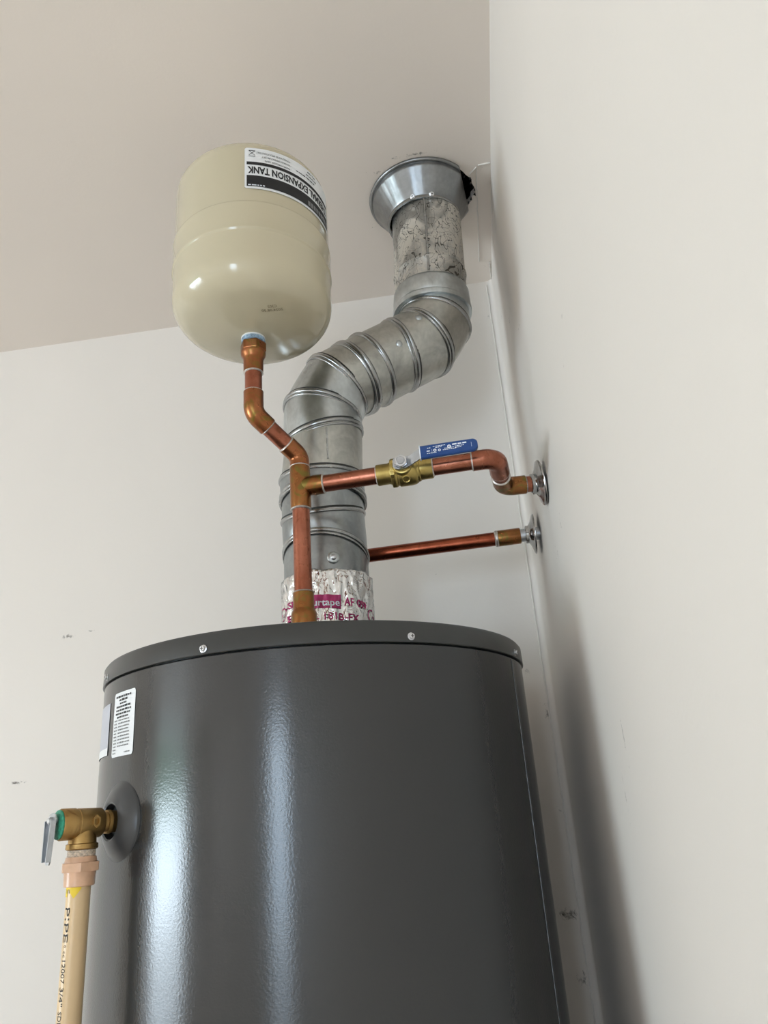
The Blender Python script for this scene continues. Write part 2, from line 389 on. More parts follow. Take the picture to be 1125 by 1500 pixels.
# lap seam of the steel jacket
mb = MB()
for k, (a, r) in enumerate(((-19.3, .0007),)):
    wr = Wrap(TX, TY, TR, radians(a)); v = []; f = []
    for z in (.05, zt - .027): v += [wr(-.0006, z, -.0005), wr(-.0004, z, r), wr(.0035, z, r), wr(.010, z, -.0005)]
    f = [(0, 4, 5, 1), (1, 5, 6, 2), (2, 6, 7, 3)]; mb.add(v, f)
mb.build('jacket_seam', 'enamel', wh, sharp=20)
def screw(parent, p, axis, s=1.0):
    sc = MB().lathe(p, axis, [(0, -.002), (.0052 * s, -.001), (.0054 * s, .0006), (.0040 * s, .0010), (.0040 * s, .0030), (.0034 * s, .0036), (0, .0037)], 24).build('screw', 'zinc', parent, sharp=30)
    a, e1, e2 = frame(axis); p = Vector(p) + a * .0037; mb = MB()
    for u, w in ((e1, e2), (e2, e1)):
        q = [p + u * .0024 * s * i + w * .0005 * s * j + a * .0002 for i, j in ((-1, -1), (1, -1), (1, 1), (-1, 1))]; q += [x - a * .0015 for x in q]
        mb.add(q, [(0, 1, 2, 3), (4, 7, 6, 5), (0, 4, 5, 1), (1, 5, 6, 2), (2, 6, 7, 3), (3, 7, 4, 0)])
    mb.build('cross_slot', 'ink', sc, smooth=False)
for a in (-103.09, -56.7, -16.8, -142.2):
    n_ = (cos(radians(a)), sin(radians(a)), 0); screw(wh, (TX + (TR + .0018) * n_[0], TY + (TR + .0018) * n_[1], CZ + .1660), n_, .75)
# small dent catching light below the lid, warning label, second label
wr = Wrap(TX, TY, TR, radians(-129.6)); hw = radians(5.45) * TR
lb = mesh_obj('warning_label', *patch(wr, -hw, hw, CZ + .0725, CZ + .1408, .0005, 30, .003), 'white_label', wh)
rnd = random.Random(11); mb = MB(); zz = CZ + .1375
for k, (wd, h) in enumerate(((.040, .0026), (.022, .0026), (.018, .0024), (.036, .0024), (.036, .0024), (.038, .0024), (.030, .0024))):
    words(mb, wr, -wd / 2, zz - h, wd, h, .0009, rnd); zz -= .0037
mb.build('printed_text', 'ink', lb, smooth=False); mb = MB()
for k in range(11):
    words(mb, wr, -.0215, zz - .0018, .008, .0017, .0009, rnd)
    if k < 9: words(mb, wr, -.010, zz - .0018, rnd.uniform(.026, .031), .0017, .0009, rnd)
    zz -= .0034
words(mb, wr, .008, CZ + .0755, .012, .0015, .0009, rnd); mb.build('small_print', 'grey_ink', lb, smooth=False)
wr2 = Wrap(TX, TY, TR, radians(-150))
g = mesh_obj('energy_label', *patch(wr2, -.062, .0545, CZ + .077, CZ + .1335, .0005, 30), 'grey_label', wh)
mesh_obj('label_edge', *patch(wr2, -.062, .0545, CZ + .077, CZ + .0850, .0008, 30), 'white_label', g)
# round collar where the relief valve screws in
ca = radians(-128.5); CN = Vector((cos(ca), sin(ca), 0)); zv = CZ + .0083; CP = Vector((TX + TR * CN.x, TY + TR * CN.y, zv))
col = MB().lathe(CP, CN, [(.0395, -.006), (.0395, -.0012), (.0385, .0004), (.030, .0060), (.022, .0098), (.0188, .0106), (.0170, .0098), (.0168, .001)], 64).build('valve_collar', 'grey_plastic', wh)
MB().lathe(CP, CN, [(.0172, .0016), (0, .0016)], 32).build('collar_hole', 'black', col)

# ================================================================== RELIEF VALVE AND DISCHARGE PIPE
def cp(t, dz=0.0, side=0.0):
    s = Vector((-CN.y, CN.x, 0)); p = CP + CN * t + s * side; return (p.x, p.y, p.z + dz)
rv = thing('relief_valve', 'brass pressure relief valve with steel lever on the side of the grey heater', 'valve', cp(.037, -.02))
A = .037
MB().lathe(CP, CN, [(0, .002), (.0105, .002), (.0105, .010), (.0115, .011), (.0112, .0145), (.0100, .0150), (.0098, .019), (.0128, .0195), (.0138, .021), (.0142, .0440), (.0135, .0446), (.0135, .0462), (.0146, .0468), (.0148, .0600), (.0140, .0612), (0, .0612)], 48).build('body', 'bronze', rv)
MB().lathe(cp(A), (0, 0, -1), [(0, 0), (.0122, .0), (.0122, .0105), (.0130, .0125), (.0133, .0180), (.0150, .0188), (.0152, .0228), (.0140, .0238), (0, .0238)], 40).build('outlet', 'bronze', rv)
# cast lozenge on the front of the body
sd_ = Vector((-CN.y, CN.x, 0)); sd_ = sd_ if sd_.dot(Vector((.4, -.7, 0))) > 0 else -sd_
mb = MB(); q0 = Vector(cp(.030, .001)) + sd_ * .0138; ring = []
for k in range(6):
    a = pi / 6 + pi / 3 * k; ring.append(q0 + CN * (.0042 * cos(a)) + Vector((0, 0, 1)) * (.0062 * sin(a)))
inn = [q0 + (p - q0) * .62 for p in ring]
vv = [p - sd_ * .004 for p in ring] + [p + sd_ * .0012 for p in ring] + [p + sd_ * .0012 for p in inn] + [p - sd_ * .0002 for p in inn]
ff = [tuple(range(18, 24))]
for k in range(6):
    k2 = (k + 1) % 6; ff += [(k, k2, 6 + k2, 6 + k), (6 + k, 6 + k2, 12 + k2, 12 + k), (12 + k, 12 + k2, 18 + k2, 18 + k)]
mb.add(vv, ff).build('cast_mark', 'bronze', rv, smooth=False)
MB().lathe(cp(.0605), CN, [(.0132, 0), (.0136, .0012), (.0134, .0024), (.006, .0034), (0, .0034)], 40).build('cap', 'green', rv)
# lever: a folded steel plate hanging from the stem
MB().lathe(cp(.063, .004), CN, [(.0035, 0), (.0035, .0085), (0, .0085)], 20).build('stem', 'steel', rv)
mb = MB(); outl = [(-.0062, .006), (-.0050, .0098), (0, .0112), (.0050, .0098), (.0062, .006), (.0056, -.0120), (.0042, -.0325), (.0026, -.0350), (-.0026, -.0350), (-.0042, -.0325), (-.0056, -.0120)]
def lev(s, z, t): return Vector(cp(t + (.004 - z) * .02, z, s * 1.3))
n = len(outl); vv = [lev(s, z, .0675) for s, z in outl] + [lev(s, z, .0688) for s, z in outl]
ff = [tuple(range(n)), tuple(range(2 * n - 1, n - 1, -1))] + [(k, (k + 1) % n, n + (k + 1) % n, n + k) for k in range(n)]
mb.add(vv, ff)
for sg in (-1, 1):        # turned-up long edges
    for (s0, z0, s1, z1) in ((.0062, .004, .0042, -.0325),):
        q = [lev(sg * s0, z0, .0675), lev(sg * s1, z1, .0675), lev(sg * s1, z1, .0725), lev(sg * s0, z0, .0725)]; w_ = [lev(sg * (s0 - .0011), z0, .0675), lev(sg * (s1 - .0011), z1, .0675), lev(sg * (s1 - .0011), z1, .0725), lev(sg * (s0 - .0011), z0, .0725)]
        mb.add(q + w_, [(0, 1, 2, 3), (4, 7, 6, 5), (0, 4, 5, 1), (1, 5, 6, 2), (2, 6, 7, 3), (3, 7, 4, 0)])
lever = mb.build('lever', 'steel', rv, smooth=False)
MB().lathe(cp(.0665, .004), CN, [(.0028, 0), (.0028, .0055), (.0018, .0062), (0, .0062)], 16).build('rivet', 'zinc', lever)

px, py, pz = cp(A)
dp = thing('discharge_pipe', 'tan plastic discharge pipe hanging below the brass relief valve', 'pipe', (px, py, .12))
MB().lathe((px, py, 0), (0, 0, 1), [(0, .12), (.0111, .12), (.0111, zv - .052), (0, zv - .052)], 40).build('pipe', 'cpvc', dp)
ad = MB().lathe((px, py, zv), (0, 0, -1), [(0, .0300), (.0140, .0300), (.0148, .0330), (.0150, .0345), (.0150, .0430), (.0150, .0440), (.0146, .0455), (.0142, .0555), (.0134, .0562), (0, .0562)], 40).build('threaded_adapter', 'adapter', dp)
MB().lathe((px, py, zv), (0, 0, -1), [(.0140, .0352), (.0186, .0352), (.0188, .0360), (.0188, .0424), (.0186, .0432), (.0140, .0432)], 36, hexr=1).build('hex_collar', 'adapter', ad, sharp=20)
MB().lathe((px, py, zv), (0, 0, -1), [(.0100, .0236)] + [(.0128 + .0006 * (k % 2), .0238 + .00075 * k) for k in range(9)] + [(.0128, .0305), (.010, .0306)], 36).build('thread_tape', 'ptfe', ad)
wr = Wrap(px, py, .0111, radians(-90))
v, f = [], []
for i in range(17):
    u = -.0128 + .0205 * i / 16; d = .0016 + .0085 * max(0, 1 - abs(u - .0015) / .0065) if u > -.006 else .0085
    v += [wr(u, zv - .0540, .0003), wr(u, zv - .0560 - d, .0003)]
for i in range(16): f.append((2 * i, 2 * i + 2, 2 * i + 3, 2 * i + 1))
mesh_obj('yellow_tape', v, f, 'yellow', dp)
def pipe_text(mb, txt, ztop, size, length, u0):
    tv, tf, wd = text_mesh(txt, size); k = length / wd
    mb.add([wr(u0 + b, ztop - a * k, .0003) for a, b in tv], tf); return ztop - length
mb = MB()
for txt, y_, ln, sz, u_ in (('E', .0575, .004, .008, -.0085), ('PIPE', .0735, .0290, .0085, -.0072), ('o', .1045, .0022, .005, -.005), ('cc', .1095, .005, .005, -.0058), ('12007', .1170, .0185, .0066, -.0062), ('3/4"', .1385, .0150, .0066, -.0062), ('SDR', .1575, .0120, .0066, -.0062), ('11', .1735, .0065, .0066, -.0062), ('100 PSI', .186, .026, .0066, -.0062)):
    pipe_text(mb, txt, zv - y_, sz, ln, u_)
mb.build('printed_text', 'ink', dp, smooth=False)

# ================================================================== VENT PIPE
VENT_R = .0605
R_ = lambda x, y, z: (x, y, z + CZ)
rings = [  # centre, normal, radius at the joint
 ((-.2008, .9976, .1868), (0, 0, 1)), ((-.2004, .9976, .3427), (.05, .37, .93)), ((-.202, .9973, .4013), (-.05, -.18, .98)), ((-.2010, .9974, .4308), (.02, .14, .99)),
 ((-.2016, .9974, .4611), (.02, -.06, 1)), ((-.1965, .9985, .5346), (-.19, -.11, .98)), ((-.1973, 1.0021, .5797), (.26, .10, .96)), ((-.1725, 1.0105, .6303), (.69, .16, .71)),
 ((-.145, 1.0186, .6451), (.75, .33, .55)), ((-.1207, 1.0257, .6608), (.77, .34, .54)), ((-.0715, 1.0346, .6868), (.86, .30, .40)), ((-.0308, 1.0406, .708), (.66, .34, .66)),
 ((-.0098, 1.0448, .7436), (.28, .17, .94)), ((-.0112, 1.0450, .772), (-.04, .18, .98))]
vp = thing('vent_pipe', 'galvanized steel vent pipe zigzagging from the grey heater to the ceiling', 'vent pipe', R_(-.2008, .9976, .184))
NV = 64
def ring_pts(c, nrm, r):
    a, e1, e2 = frame(nrm, (0, -1, .2)); c = Vector(c)
    return [c + (e1 * cos(2 * pi * k / NV) + e2 * sin(2 * pi * k / NV)) * r for k in range(NV)]
secm = ['galv_dull', 'galv_dull', 'galv_dull', 'galv_dull', 'galv_old', 'galv', 'galv', 'galv_old', 'galv_old', 'galv_old', 'galv_old', 'galv_old', 'galv']
for i in range(len(rings) - 1):
    (c0, n0), (c1, n1) = rings[i], rings[i + 1]; c0 = Vector(c0); c1 = Vector(c1)
    r = VENT_R * (1.035 if i == 3 else 1.0)
    prof = []
    for k in range(9):
        t_ = k / 8; c = c0.lerp(c1, t_); nn = Vector(n0).normalized().lerp(Vector(n1).normalized(), t_)
        prof.append(ring_pts(R_(*c), nn, r))
    v = [p for rg in prof for p in rg]; f = []
    for a in range(8):
        for k in range(NV): f.append((a * NV + k, a * NV + (k + 1) % NV, (a + 1) * NV + (k + 1) % NV, (a + 1) * NV + k))
    name = 'elbow_section' if 4 <= i <= 11 else 'pipe_section'
    mesh_obj(name, v, f, secm[i], vp)
# rolled beads at the joints
def bead(c, nrm, r, w, h, m='galv_edge'):
    MB().lathe(R_(*c), nrm, [(r - .001, -w), (r + h * .7, -w * .75), (r + h, -w * .3), (r + h, w * .3), (r + h * .7, w * .75), (r - .001, w)], NV).build('joint_bead', m, vp, sharp=60)
M['crevice_shade'] = plain('painted_crevice_shade', (.035, .035, .033), .7)  # dark rings that paint the crevice shade beside the beads
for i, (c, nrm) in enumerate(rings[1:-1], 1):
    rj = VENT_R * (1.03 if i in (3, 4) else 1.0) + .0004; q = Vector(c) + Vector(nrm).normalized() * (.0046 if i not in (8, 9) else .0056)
    MB().lathe(R_(*q), nrm, [(rj - .002, -.0012), (rj, -.0010), (rj, .0010), (rj - .002, .0012)], NV).build('crevice_shade_ring', 'crevice_shade', vp)
    big = i in (8, 9)
    bead(c, nrm, VENT_R * (1.03 if i in (3, 4) else 1.0), .0036 if not big else .0046, .0024 if not big else .0036)
    if i in (1, 5, 6, 7, 10, 11):        # double bead
        q = Vector(c) - Vector(nrm).normalized() * .0066; bead(q, nrm, VENT_R, .0022, .0014)
    if i in (3, 8):
        q = Vector(c) - Vector(nrm).normalized() * .0072; bead(q, nrm, VENT_R * (1.03 if i == 3 else 1), .0024, .0026)
# upper collar, straight pipe through the ceiling
ua = Vector((.0056, .0001, .153)).normalized(); u0 = Vector((-.0112, 1.0450, .7650))
MB().lathe(R_(*u0), ua, [(.0590, -.004), (.0655, -.004), (.0662, -.001), (.0662, .004), (.0640, .0070), (.0650, .011), (.0648, .020), (.0640, .034), (.0618, .040), (.0605, .041)], NV).build('crimped_collar', 'galv', vp)
MB().lathe(R_(*u0), ua, [(.0605, .036), (.0605, .068), (.0617, .070), (.0626, .073), (.0617, .076), (.0605, .078), (.0605, .300)], NV).build('upper_pipe', 'galv_paint', vp)
# lock seam of the upper pipe and small seams, screw in the lower pipe
def seam(c, axis, th, h0, h1, r, w, name='lock_seam', m='galv_edge'):
    a, e1, e2 = frame(axis, (0, -1, 0)); mb = MB(); v = []; f = []
    for h in (h0, h1):
        for (dt, dr) in ((-w / r, -.0005), (-w / r * .6, .0016), (w / r * .6, .0016), (w / r, -.0005)):
            v.append(Vector(R_(*c)) + a * h + (e1 * cos(th + dt) + e2 * sin(th + dt)) * (r + dr))
    mb.add(v, [(0, 4, 5, 1), (1, 5, 6, 2), (2, 6, 7, 3)]); mb.build(name, m, vp, sharp=20)
seam(u0, ua, .02, .044, .205, .0606, .0022)
seam((-.2010, .9976, 0), (0, 0, 1), .35, .470, .520, .0606, .0014)
def dimple(p, axis):
    d = MB().lathe(p, axis, [(.0085, -.0006), (.0072, .0006), (.0050, .0012), (.0040, .0010)], 24).build('dimple', 'galv', vp)
    MB().lathe(p, axis, [(.0044, 0), (.0042, .0020), (.0030, .0032), (.0012, .0040), (0, .0041)], 18).build('screw', 'zinc', d)
ta = radians(-69); dimple((-.2005 + .0603 * cos(ta), .9975 + .0603 * sin(ta), CZ + .3215), (cos(ta), sin(ta), 0))
dd = Vector((.8, .32, .5)).normalized(); dv = Vector((.30, -.92, -.1)); dv = (dv - dd * dv.dot(dd)).normalized()
for s_, q in ((.33, .06), (.85, -.4)):
    c = Vector((-.1207, 1.0257, .6608)).lerp(Vector((-.0308, 1.0406, .708)), s_); w_ = (dv + dd.cross(dv) * q).normalized()
    p = c + w_ * (VENT_R - .0002); MB().lathe(R_(*p), w_, [(.0062, -.0006), (.0050, .0004), (.0034, .0012), (0, .0014)], 18).build('rivet', 'galv', vp)

# flared ceiling collar, trimmed on the wall side
cc = thing('ceiling_collar', 'bright galvanized flared collar round the vent pipe at the ceiling', 'collar', (VX, VY, ZC - .055))
prof = [(.0612, -.0560), (.0622, -.0565), (.0632, -.0555), (.0655, -.050), (.0870, -.0130), (.0885, -.0095), (.0880, -.0075), (.0888, -.0055), (.0915, -.0062), (.0937, -.0050), (.0942, -.0025), (.0935, -.0004)]
NC = 120; v = []; f = []
for (r, h) in prof:
    for k in range(NC):
        a = 2 * pi * k / NC; rr = r; aa = (a + pi) % (2 * pi) - pi
        lim = .0780 / max(1e-6, cos(aa + .12)) if cos(aa + .12) > 0 else 9
        rr = min(r, max(lim, .0615)); pl = (.0007 * sin(a * 31 + 3 * sin(a * 5)) + .0010 * noise.noise((a * 9, 2, 0))) * min(1, max(0, (r - .064) * 60)) * (1 if r < .088 else 0)
        v.append((VX + (rr + pl) * cos(a) - .0 , VY + (rr + pl) * sin(a), ZC + h))
for i in range(len(prof) - 1):
    for k in range(NC): f.append((i * NC + k, i * NC + (k + 1) % NC, (i + 1) * NC + (k + 1) % NC, (i + 1) * NC + k))
mesh_obj('flare', v, f, 'galv_bright', cc, sharp=60)
MB().lathe((VX, VY, ZC - .0560), (0, 0, 1), [(.0610, -.003), (.0640, -.003), (.0646, 0), (.0640, .003), (.0612, .004)], 72).build('neck_ring', 'galv_edge', cc)
for a in (-1.78, -1.28):
    screw(cc, (VX + .0650 * cos(a), VY + .0650 * sin(a), ZC - .0545), (cos(a), sin(a), -.5), .8)
# dark gap and a strip of the bent tab on the trimmed side
mb = MB(); v = []; f = []
for k in range(9):
    a = -.05 + 1.0 * k / 8; v += [(VX + .0630 * cos(a), VY + .0630 * sin(a), ZC - .052), (VX + (.071 + .010 * sin(a)) * cos(a), VY + (.071 + .010 * sin(a)) * sin(a), ZC - .024 + .006 * k / 8)]
for k in range(8): f.append((2 * k, 2 * k + 2, 2 * k + 3, 2 * k + 1))
mb.add(v, f).build('bent_tab', 'galv_bright', cc)

# ================================================================== FOIL TAPE ROUND THE VENT
FX, FY = -.2005, .9975
ft = thing('foil_tape', 'crinkled silver foil tape with magenta lettering wrapped round the vent base', 'tape', R_(FX, FY, .184))
NF, NH = 200, 48; zf0, zf1 = CZ + .1868, CZ + .3060; v = []; f = []
def foil_r(th, z):
    p = (cos(th) * 3.2, sin(th) * 3.2, z * 34)
    n1 = abs(noise.noise((p[0] * 2.2, p[1] * 2.2, p[2] * .9))); n2 = noise.noise((p[0] * 5, p[1] * 5, p[2] * 2.1)); n3 = abs(noise.noise((p[0] * 9, p[1] * 9, p[2] * 3 + 7)))
    return .0622 + .0024 * (1 - 2 * n1) + .0010 * n2 + .0005 * (1 - 2 * n3) + .0018 * max(0, (CZ + .25 - z) / .07)
for j in range(NH + 1):
    for k in range(NF):
        th = 2 * pi * k / NF; top = zf1 + .0035 * noise.noise((cos(th) * 4, sin(th) * 4, 3)); z = zf0 + (top - zf0) * j / NH
        r = foil_r(th, z) if j < NH else .0608
        v.append((FX + r * cos(th), FY + r * sin(th), z))
for j in range(NH):
    for k in range(NF): f.append((j * NF + k, j * NF + (k + 1) % NF, (j + 1) * NF + (k + 1) % NF, (j + 1) * NF + k))
band = mesh_obj('band', v, f, 'foil', ft, sharp=80)
def fwrap(th_deg):
    th0 = radians(th_deg)
    def w(u, z, lift=0.0):
        th = th0 + u / .0632; z = z - .0; r = foil_r(th, z) + .0006 + lift
        return (FX + r * cos(th), FY + r * sin(th), z)
    return w
def dense_text(mb, wrap, txt, u, w, size, width, slope, bold=.02, lift=0.0):
    tv, tf, wd = text_mesh(txt, size, bold); k = width / wd
    mb.add([wrap(u + a * k, w + b + slope * a * k, lift) for a, b in tv], tf)
fw = fwrap(-90); zr = CZ + .2545
def gpatch(wrap, u0, u1, w0, w1, lift, nu=40, nw=14, slope=0.0):
    v = []; f = []
    for i in range(nu + 1):
        for j in range(nw + 1): u = u0 + (u1 - u0) * i / nu; v.append(wrap(u, w0 + (w1 - w0) * j / nw + slope * u, lift))
    for i in range(nu):
        for j in range(nw): a = i * (nw + 1) + j; f.append((a, a + nw + 1, a + nw + 2, a + 1))
    return v, f
blk = mesh_obj('magenta_block', *gpatch(fw, -.0195, .0300, zr - .0035, zr + .0150, .0, slope=-.06), 'magenta_ink', band)
mb = MB(); dense_text(mb, fw, 'shurtape', -.0190, zr + .0010, .0135, .0470, -.06, .015, .0006); mb.build('white_lettering', 'white_ink', band, smooth=False)
for txt, u_, w_, sz, wd, sl in (('AF', .0345, zr, .0150, .0140, -.07), ('099', .0535, zr - .0013, .0150, .0185, -.07), ('UL', -.014, zr - .0175, .0125, .015, -.06), ('181B-FX', .0075, zr - .0190, .0135, .0480, -.06), ('Sh', -.0500, zr + .004, .0125, .014, .05), ('E', -.0500, zr - .014, .0115, .008, .05)):
    mb = MB(); dense_text(mb, fw, txt, u_, w_, sz, wd, sl); mb.build('magenta_lettering', 'magenta_ink', band, smooth=False)
for uc, zc in ((-.064, zr + .0), (.083, zr - .010)):        # round approval marks
    v = []; f = []
    for k in range(40):
        a = 2 * pi * k / 40
        for r in (.0082, .0098): v.append(fw(uc + r * cos(a), zc + r * sin(a), 0))
    for k in range(40): k2 = (k + 1) % 40; f.append((2 * k, 2 * k2, 2 * k2 + 1, 2 * k + 1))
    mesh_obj('approval_mark', v, f, 'magenta_ink', band, smooth=False)

# ================================================================== EXPANSION TANK
EX, EY, ER = -.2484, .8077, .1064
et = thing('expansion_tank', 'cream painted expansion tank with an upside-down label above the heater', 'expansion tank', R_(EX, EY, .594))
pr = []
zb, zr_, cr, a0 = .5925, .6060, .028, .37
dome = lambda r: zb + (zr_ - zb) * (r / (ER - cr)) ** 2
for k in range(20): pr.append(((ER - cr) * k / 19, dome((ER - cr) * k / 19)))
for k in range(1, 15): a = a0 + (pi / 2 - a0) * k / 14; pr.append((ER - cr + cr * (sin(a) - sin(a0)) / (1 - sin(a0)), zr_ + cr * 1.4 * (cos(a0) - cos(a))))
pr += [(ER, .681), (ER + .0004, .6830), (ER + .0016, .6840), (ER + .0016, .6862), (ER + .0010, .690), (ER + .0010, .7215), (ER + .0016, .7238), (ER + .0016, .7258), (ER + .0003, .7268), (ER, .729)]
for k in range(21):
    a = pi / 2 * k / 20; pr.append((ER * cos(a) ** (2 / 2.1) if k < 20 else 0, .815 + .05 * sin(a) ** (2 / 2.1)))
MB().lathe((EX, EY, CZ), (0, 0, 1), pr, 128).build('shell', 'cream', et, sharp=60)
nk = MB().lathe(R_(EX, EY, .600), (0, 0, -1), [(0, 0), (.0185, 0), (.0186, .0035), (.0172, .0062), (.0150, .0066), (0, .0066)], 40).build('neck', 'cream_neck', et)
MB().lathe(R_(EX, EY, .594), (0, 0, -1), [(.0135, -.001)] + [(.0152 + .0005 * (k % 2), .0004 + .0011 * k) for k in range(8)] + [(.0130, .0092)], 40).build('thread_sealant', 'blue_tape', et)
MB().lathe(R_(EX, EY, .594), (0, 0, -1), [(.0150, -.0002), (.0160, .0000), (.0160, .0024), (.0150, .0028)], 40).build('thread_tape', 'white_label', nk)
# label (printed upside down)
wr = Wrap(EX, EY, ER, radians(-78.4)); LW = radians(77.5) * ER; zl0, zl1 = CZ + .7470, CZ + .8163
lb = mesh_obj('label', *patch(wr, 0, LW, zl0, zl1, .0008, 60, .002), 'white_label', et)
def lp(u0, u1, a, b, m, name, lift=.0012): return mesh_obj(name, *patch(wr, u0, u1, zl1 - b * .000263, zl1 - a * .000263, lift, 50), m, lb)
e_ = .0026
lp(e_, LW - e_, 92, 111, 'ink', 'black_stripe'); lp(e_, LW - e_, 180, 250, 'ink', 'black_band'); lp(LW - e_ - .0012, LW - e_, 92, 250, 'ink', 'black_edge')
mb = MB(); print_text(mb, wr, 'THERMAL EXPANSION TANK', LW - e_ - .004, zl1 - 125 * .000263, .0158, .0012, LW - 2 * e_ - .005, .032, -1)
for k, (s_, wd) in enumerate((('\u2022 MAXIMUM PRESSURE: 150 PSI', .036), ('\u2022 MAXIMUM TEMPERATURE: 200\u00b0F', .040), ('\u2022 POTABLE WATER APPLICATIONS ONLY', .047))):
    print_text(mb, wr, s_, .0620, zl1 - (72 - 24 * k) * .000263, .0044, .0012, wd, .0, -1)
rnd = random.Random(5)
for k, (u, wd) in enumerate(((.104, .034), (.108, .022), (.106, .018))): words(mb, wr, u, zl1 - (66 - 22 * k) * .000263, wd, .0020, .0012, rnd, -1)
for (u, wd, a, b) in ((.005, .0085, 17, 20), (.005, .0085, 54, 57)): mb.add(*patch(wr, u, u + wd, zl1 - b * .000263, zl1 - a * .000263, .0012, 4))
mb.add([wr(u, zl1 - a * .000263, .0012) for u, a in ((.005, 20), (.0060, 20), (.0135, 48), (.0125, 48))], [(0, 1, 2, 3)]); mb.add([wr(u, zl1 - a * .000263, .0012) for u, a in ((.0135, 20), (.0125, 20), (.005, 48), (.0060, 48))], [(0, 1, 2, 3)])
mb.build('printed_text', 'ink', lb, smooth=False)
mb = MB(); rnd = random.Random(8); words(mb, wr, .0255, zl1 - 246 * .000263, .021, .0022, .0016, rnd, -1); mb.build('white_lettering', 'white_ink', lb, smooth=False)
mb = MB(); x = LW - .006
for k in range(9): mb.add(*patch(wr, x - .0042, x, zl1 - 212 * .000263 - .008, zl1 - 212 * .000263, .0016, 2)); x -= .0056
mb.build('grey_lettering', 'grey_ink', lb, smooth=False)
# date stamp on the bottom dome
mb = MB()
for txt, off, wd in (('2024.08.30', .0, .026), ('C303', .006, .011)):
    tv, tf, w_ = text_mesh(txt, .0056); k = wd / w_
    for (a, b) in tv:
        pass
    vv = []
    for (a, b) in tv:
        x = .052 - a * k + (0 if not off else -.006); y = -.040 - off - b - (.052 - x) * .25; rr = hypot(x, y); cz = dome(min(rr, ER - cr))
        vv.append(R_(EX + x, EY + y, cz - .0006))
    mb.add(vv, tf)
mb.build('date_stamp', 'brown_ink', et, smooth=False)

# ================================================================== COLD COPPER LINE
P0 = Vector((-.2029, .8614, .186)); PT = Vector((-.2029, .8614, .394)); P1 = Vector((-.2029, .8614, .438)); P2 = Vector((EX, EY, .480))
W_ = lambda v: (v[0], v[1], v[2] + CZ)
cl = thing('copper_cold_line', 'copper pipe run with tee rising from the heater to the cream expansion tank', 'copper pipe', W_(P0))
PR, FR = .0111, .0128
z_ = lambda z: W_((P0.x, P0.y, z))
MB().lathe(z_(0), (0, 0, 1), [(0, .1866), (.0150, .1866), (.0154, .188), (.0156, .224), (.0150, .228), (.0136, .230), (.0130, .233), (.0128, .2520), (.0118, .2530), (0, .2530)], 40).build('female_adapter', 'copper_stain', cl)
MB().lathe(z_(0), (0, 0, 1), [(0, .25), (PR, .25), (PR, .365), (0, .365)], 36).build('pipe', 'copper', cl)
solder(cl, z_(.2530), (0, 0, 1), FR - .001); solder(cl, z_(.3630), (0, 0, 1), FR - .0005); solder(cl, z_(.4225), (0, 0, 1), FR - .0005)
bd = (Vector((.0499, .853, .3985)) - PT).normalized()       # direction of the branch
br = lambda s: W_(PT + bd * s)
tee = MB().lathe(z_(0), (0, 0, 1), [(PR, .3635), (FR, .3635), (FR + .0004, .366), (FR + .0006, .376), (.0134, .384), (.0134, .404), (FR + .0006, .411), (FR + .0004, .420), (FR, .4225), (PR, .4225)], 40)
tee.lathe(br(0), bd, [(.0126, 0), (.0126, .016), (FR + .0004, .0185), (FR, .0305), (PR - .0005, .0310)], 36).build('tee', 'copper_stain', cl)
solder(cl, br(.0310), bd, FR - .001)
d12 = (P2 - P1).normalized(); L12 = (P2 - P1).length
MB().tube([W_(q) for q in arc_path(P1 - Vector((0, 0, .0165)), P1, P1 + d12 * .024, .016)], FR).build('elbow', 'copper_fit', cl)
MB().tube([W_(P1 + d12 * .020), W_(P2 - d12 * .020)], PR).build('pipe', 'copper', cl)
MB().tube([W_(q) for q in arc_path(P2 - d12 * .025, P2, P2 + Vector((0, 0, .031)), .019, 14)], FR).build('elbow', 'copper_fit', cl)
solder(cl, W_(P1 + d12 * .024), d12, FR - .001); solder(cl, W_(P2 - d12 * .025), d12, FR - .001)
e0 = lambda z: W_((EX, EY, z))
MB().lathe(e0(0), (0, 0, 1), [(0, .505), (PR, .505), (PR, .545), (0, .545)], 36).build('pipe', 'copper', cl)
solder(cl, e0(.511), (0, 0, 1), FR - .001); solder(cl, e0(.5400), (0, 0, 1), FR - .001)
fa = MB().lathe(e0(0), (0, 0, 1), [(PR, .5405), (FR, .5405), (FR + .0003, .5590), (.0138, .5625), (.0158, .5655), (.0164, .5690), (.0164, .5705), (.0150, .5710)], 40).build('female_adapter', 'copper_fit', cl)
MB().lathe(e0(0), (0, 0, 1), [(.0140, .5700), (.0168, .5706), (.0174, .5720), (.0174, .5825), (.0168, .5840), (.0135, .5842)], 48, hexr=1).build('hex_head', 'copper_fit', fa, sharp=18)
